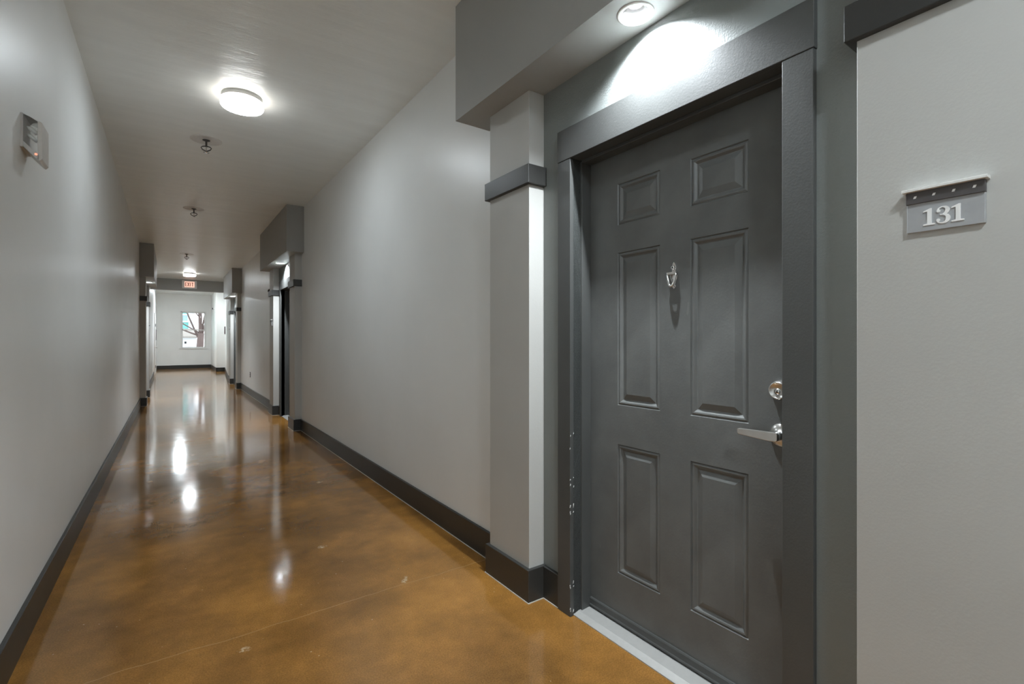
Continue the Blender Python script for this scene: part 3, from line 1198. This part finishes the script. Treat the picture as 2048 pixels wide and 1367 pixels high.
mb.box(fx0 + t * 0.4, fx1 - t - 0.07, -0.05, 0.0, fz0 + t, fz1 - t)
mb.build('pane', 'dark_window', wf)
mb = MB()
mb.box(x_r - 0.28, x_r + 0.02, -0.08, 0.1, 0, 4.2)
mb.build('corner_board', 'pale_siding', house)
mb = MB()
mb.prism([(x_l - 0.4, 4.2), (x_r + 0.4, 4.2), ((x_l + x_r) / 2, 6.0)], 'y', -0.4, 6.4)
mb.build('roof', 'roof_shingle', house)
tag(house, 'teal clapboard house with a white framed window seen through the end window', 'house')

# white shed with low grey roof in front of the house
SY = 34.0
sxa, sz1 = at(352, 670.5, SY)
sxb, _ = at(393.5, 670.5, SY)
shed = empty('shed', ((sxa + sxb) / 2, SY, -0.05))
w = (sxb - sxa) / 2
mb = MB()
mb.box(-w, w, 0, 2.6, 0, sz1)
mb.build('wall', 'white_siding', shed)
_, sz2 = at(375, 657, SY + 1.2)
mb = MB()
mb.prism([(-0.25, sz1), (1.3, sz2 + 0.05), (2.8, sz1), (2.8, sz1 - 0.06), (-0.25, sz1 - 0.08)], 'x', -w - 0.15, w + 0.1)
rf_ = mb.build('roof', 'roof_shingle', shed)
mb = MB()
mb.box(-0.1, 0.0, -0.03, 0.0, sz1 - 0.42, sz1 - 0.30)
mb.build('vent', 'dark_plastic', shed)
tag(shed, 'low white shed with a grey roof beside the tree outside', 'shed')

# tree
random.seed(7)
TY = 31.5
tx, _ = at(399.5, 690, TY)
tree = empty('tree', (tx, TY, -0.08))
mb = MB()
mb.tube([(0, 0, 0), (-0.02, 0, 0.5), (0.02, 0.02, 1.1), (0.05, 0, 1.7)], [0.27, 0.19, 0.165, 0.16], 14)
mb.build('trunk', 'bark', tree)


def limb(p, dirv, r, length, depth, parent):
    pts, rads = [Vector(p)], [r]
    d_ = Vector(dirv).normalized()
    n = 5
    for k in range(n):
        d_ = (d_ + Vector((random.uniform(-.22, .22), random.uniform(-.2, .2), random.uniform(-.05, .18)))).normalized()
        pts.append(pts[-1] + d_ * length / n)
        rads.append(r * (1 - 0.12 * (k + 1)))
    mb = MB()
    mb.tube(pts, rads, 8)
    ob = mb.build('branch', 'bark', tree if depth < 2 else parent)
    if depth < 3:
        for k in range(2 if depth else 3):
            q = pts[random.choice((2, 3, 4, 5))]
            side = Vector((random.uniform(-1, 1), random.uniform(-.6, .6), random.uniform(.1, .9)))
            limb(q, d_ * 0.7 + side * 0.8, r * 0.5, length * 0.6, depth + 1, tree)


for dx, r in ((-0.34, 0.050), (-0.22, 0.062), (-0.10, 0.045), (0.02, 0.060), (0.12, 0.05), (0.24, 0.055)):
    limb((0.05 + dx * 0.35, 0, 1.45), (dx, random.uniform(-.2, .2), 1.6), r, 2.8, 0, tree)
limb((0.0, 0, 1.55), (-1.2, 0, 0.35), 0.05, 2.2, 2, tree)
limb((0.0, 0, 1.7), (-1.2, 0, 0.7), 0.04, 2.0, 2, tree)
tag(tree, 'bare dark-barked tree with rising branches outside the end window', 'tree')

# bush beside the trunk
bx_, _ = at(389, 690, 32.2)
bush = empty('bush', (bx_, 32.2, -0.06))
for k in range(90):
    a, e_ = random.uniform(0, 2 * PI), random.uniform(0, PI / 2)
    rr_ = random.uniform(0.16, 0.30)
    p = Vector((rr_ * math.cos(a) * math.cos(e_) * 1.3, rr_ * math.sin(a) * math.cos(e_), 0.12 + 1.5 * rr_ * math.sin(e_)))
    mbv = Vector((random.uniform(-1, 1), random.uniform(-1, 1), random.uniform(0, 1))).normalized() * 0.10
    s_ = mbv.cross(Vector((0.3, 0.5, 0.8))).normalized() * 0.035
    mb = MB()
    n_ = mbv.cross(s_).normalized() * 0.004
    tip, mid_ = p + mbv, p + mbv * 0.5
    mb.poly_faces([p, mid_ + s_ + n_, tip, mid_ - s_ + n_, mid_ - n_], [(0, 1, 2, 3), (0, 4, 1), (1, 4, 2), (2, 4, 3), (3, 4, 0)])
    mb.build('leaf', 'leaf_green', bush)
mb = MB()
for a in (0, 1.3, 2.6, 3.9, 5.2):
    mb.tube([(0, 0, 0), (0.12 * math.cos(a), 0.12 * math.sin(a), 0.18), (0.24 * math.cos(a), 0.22 * math.sin(a), 0.36)], [0.012, 0.009, 0.005], 6)
mb.build('stem', 'bark', bush)
tag(bush, 'low green bush at the foot of the tree outside', 'bush')
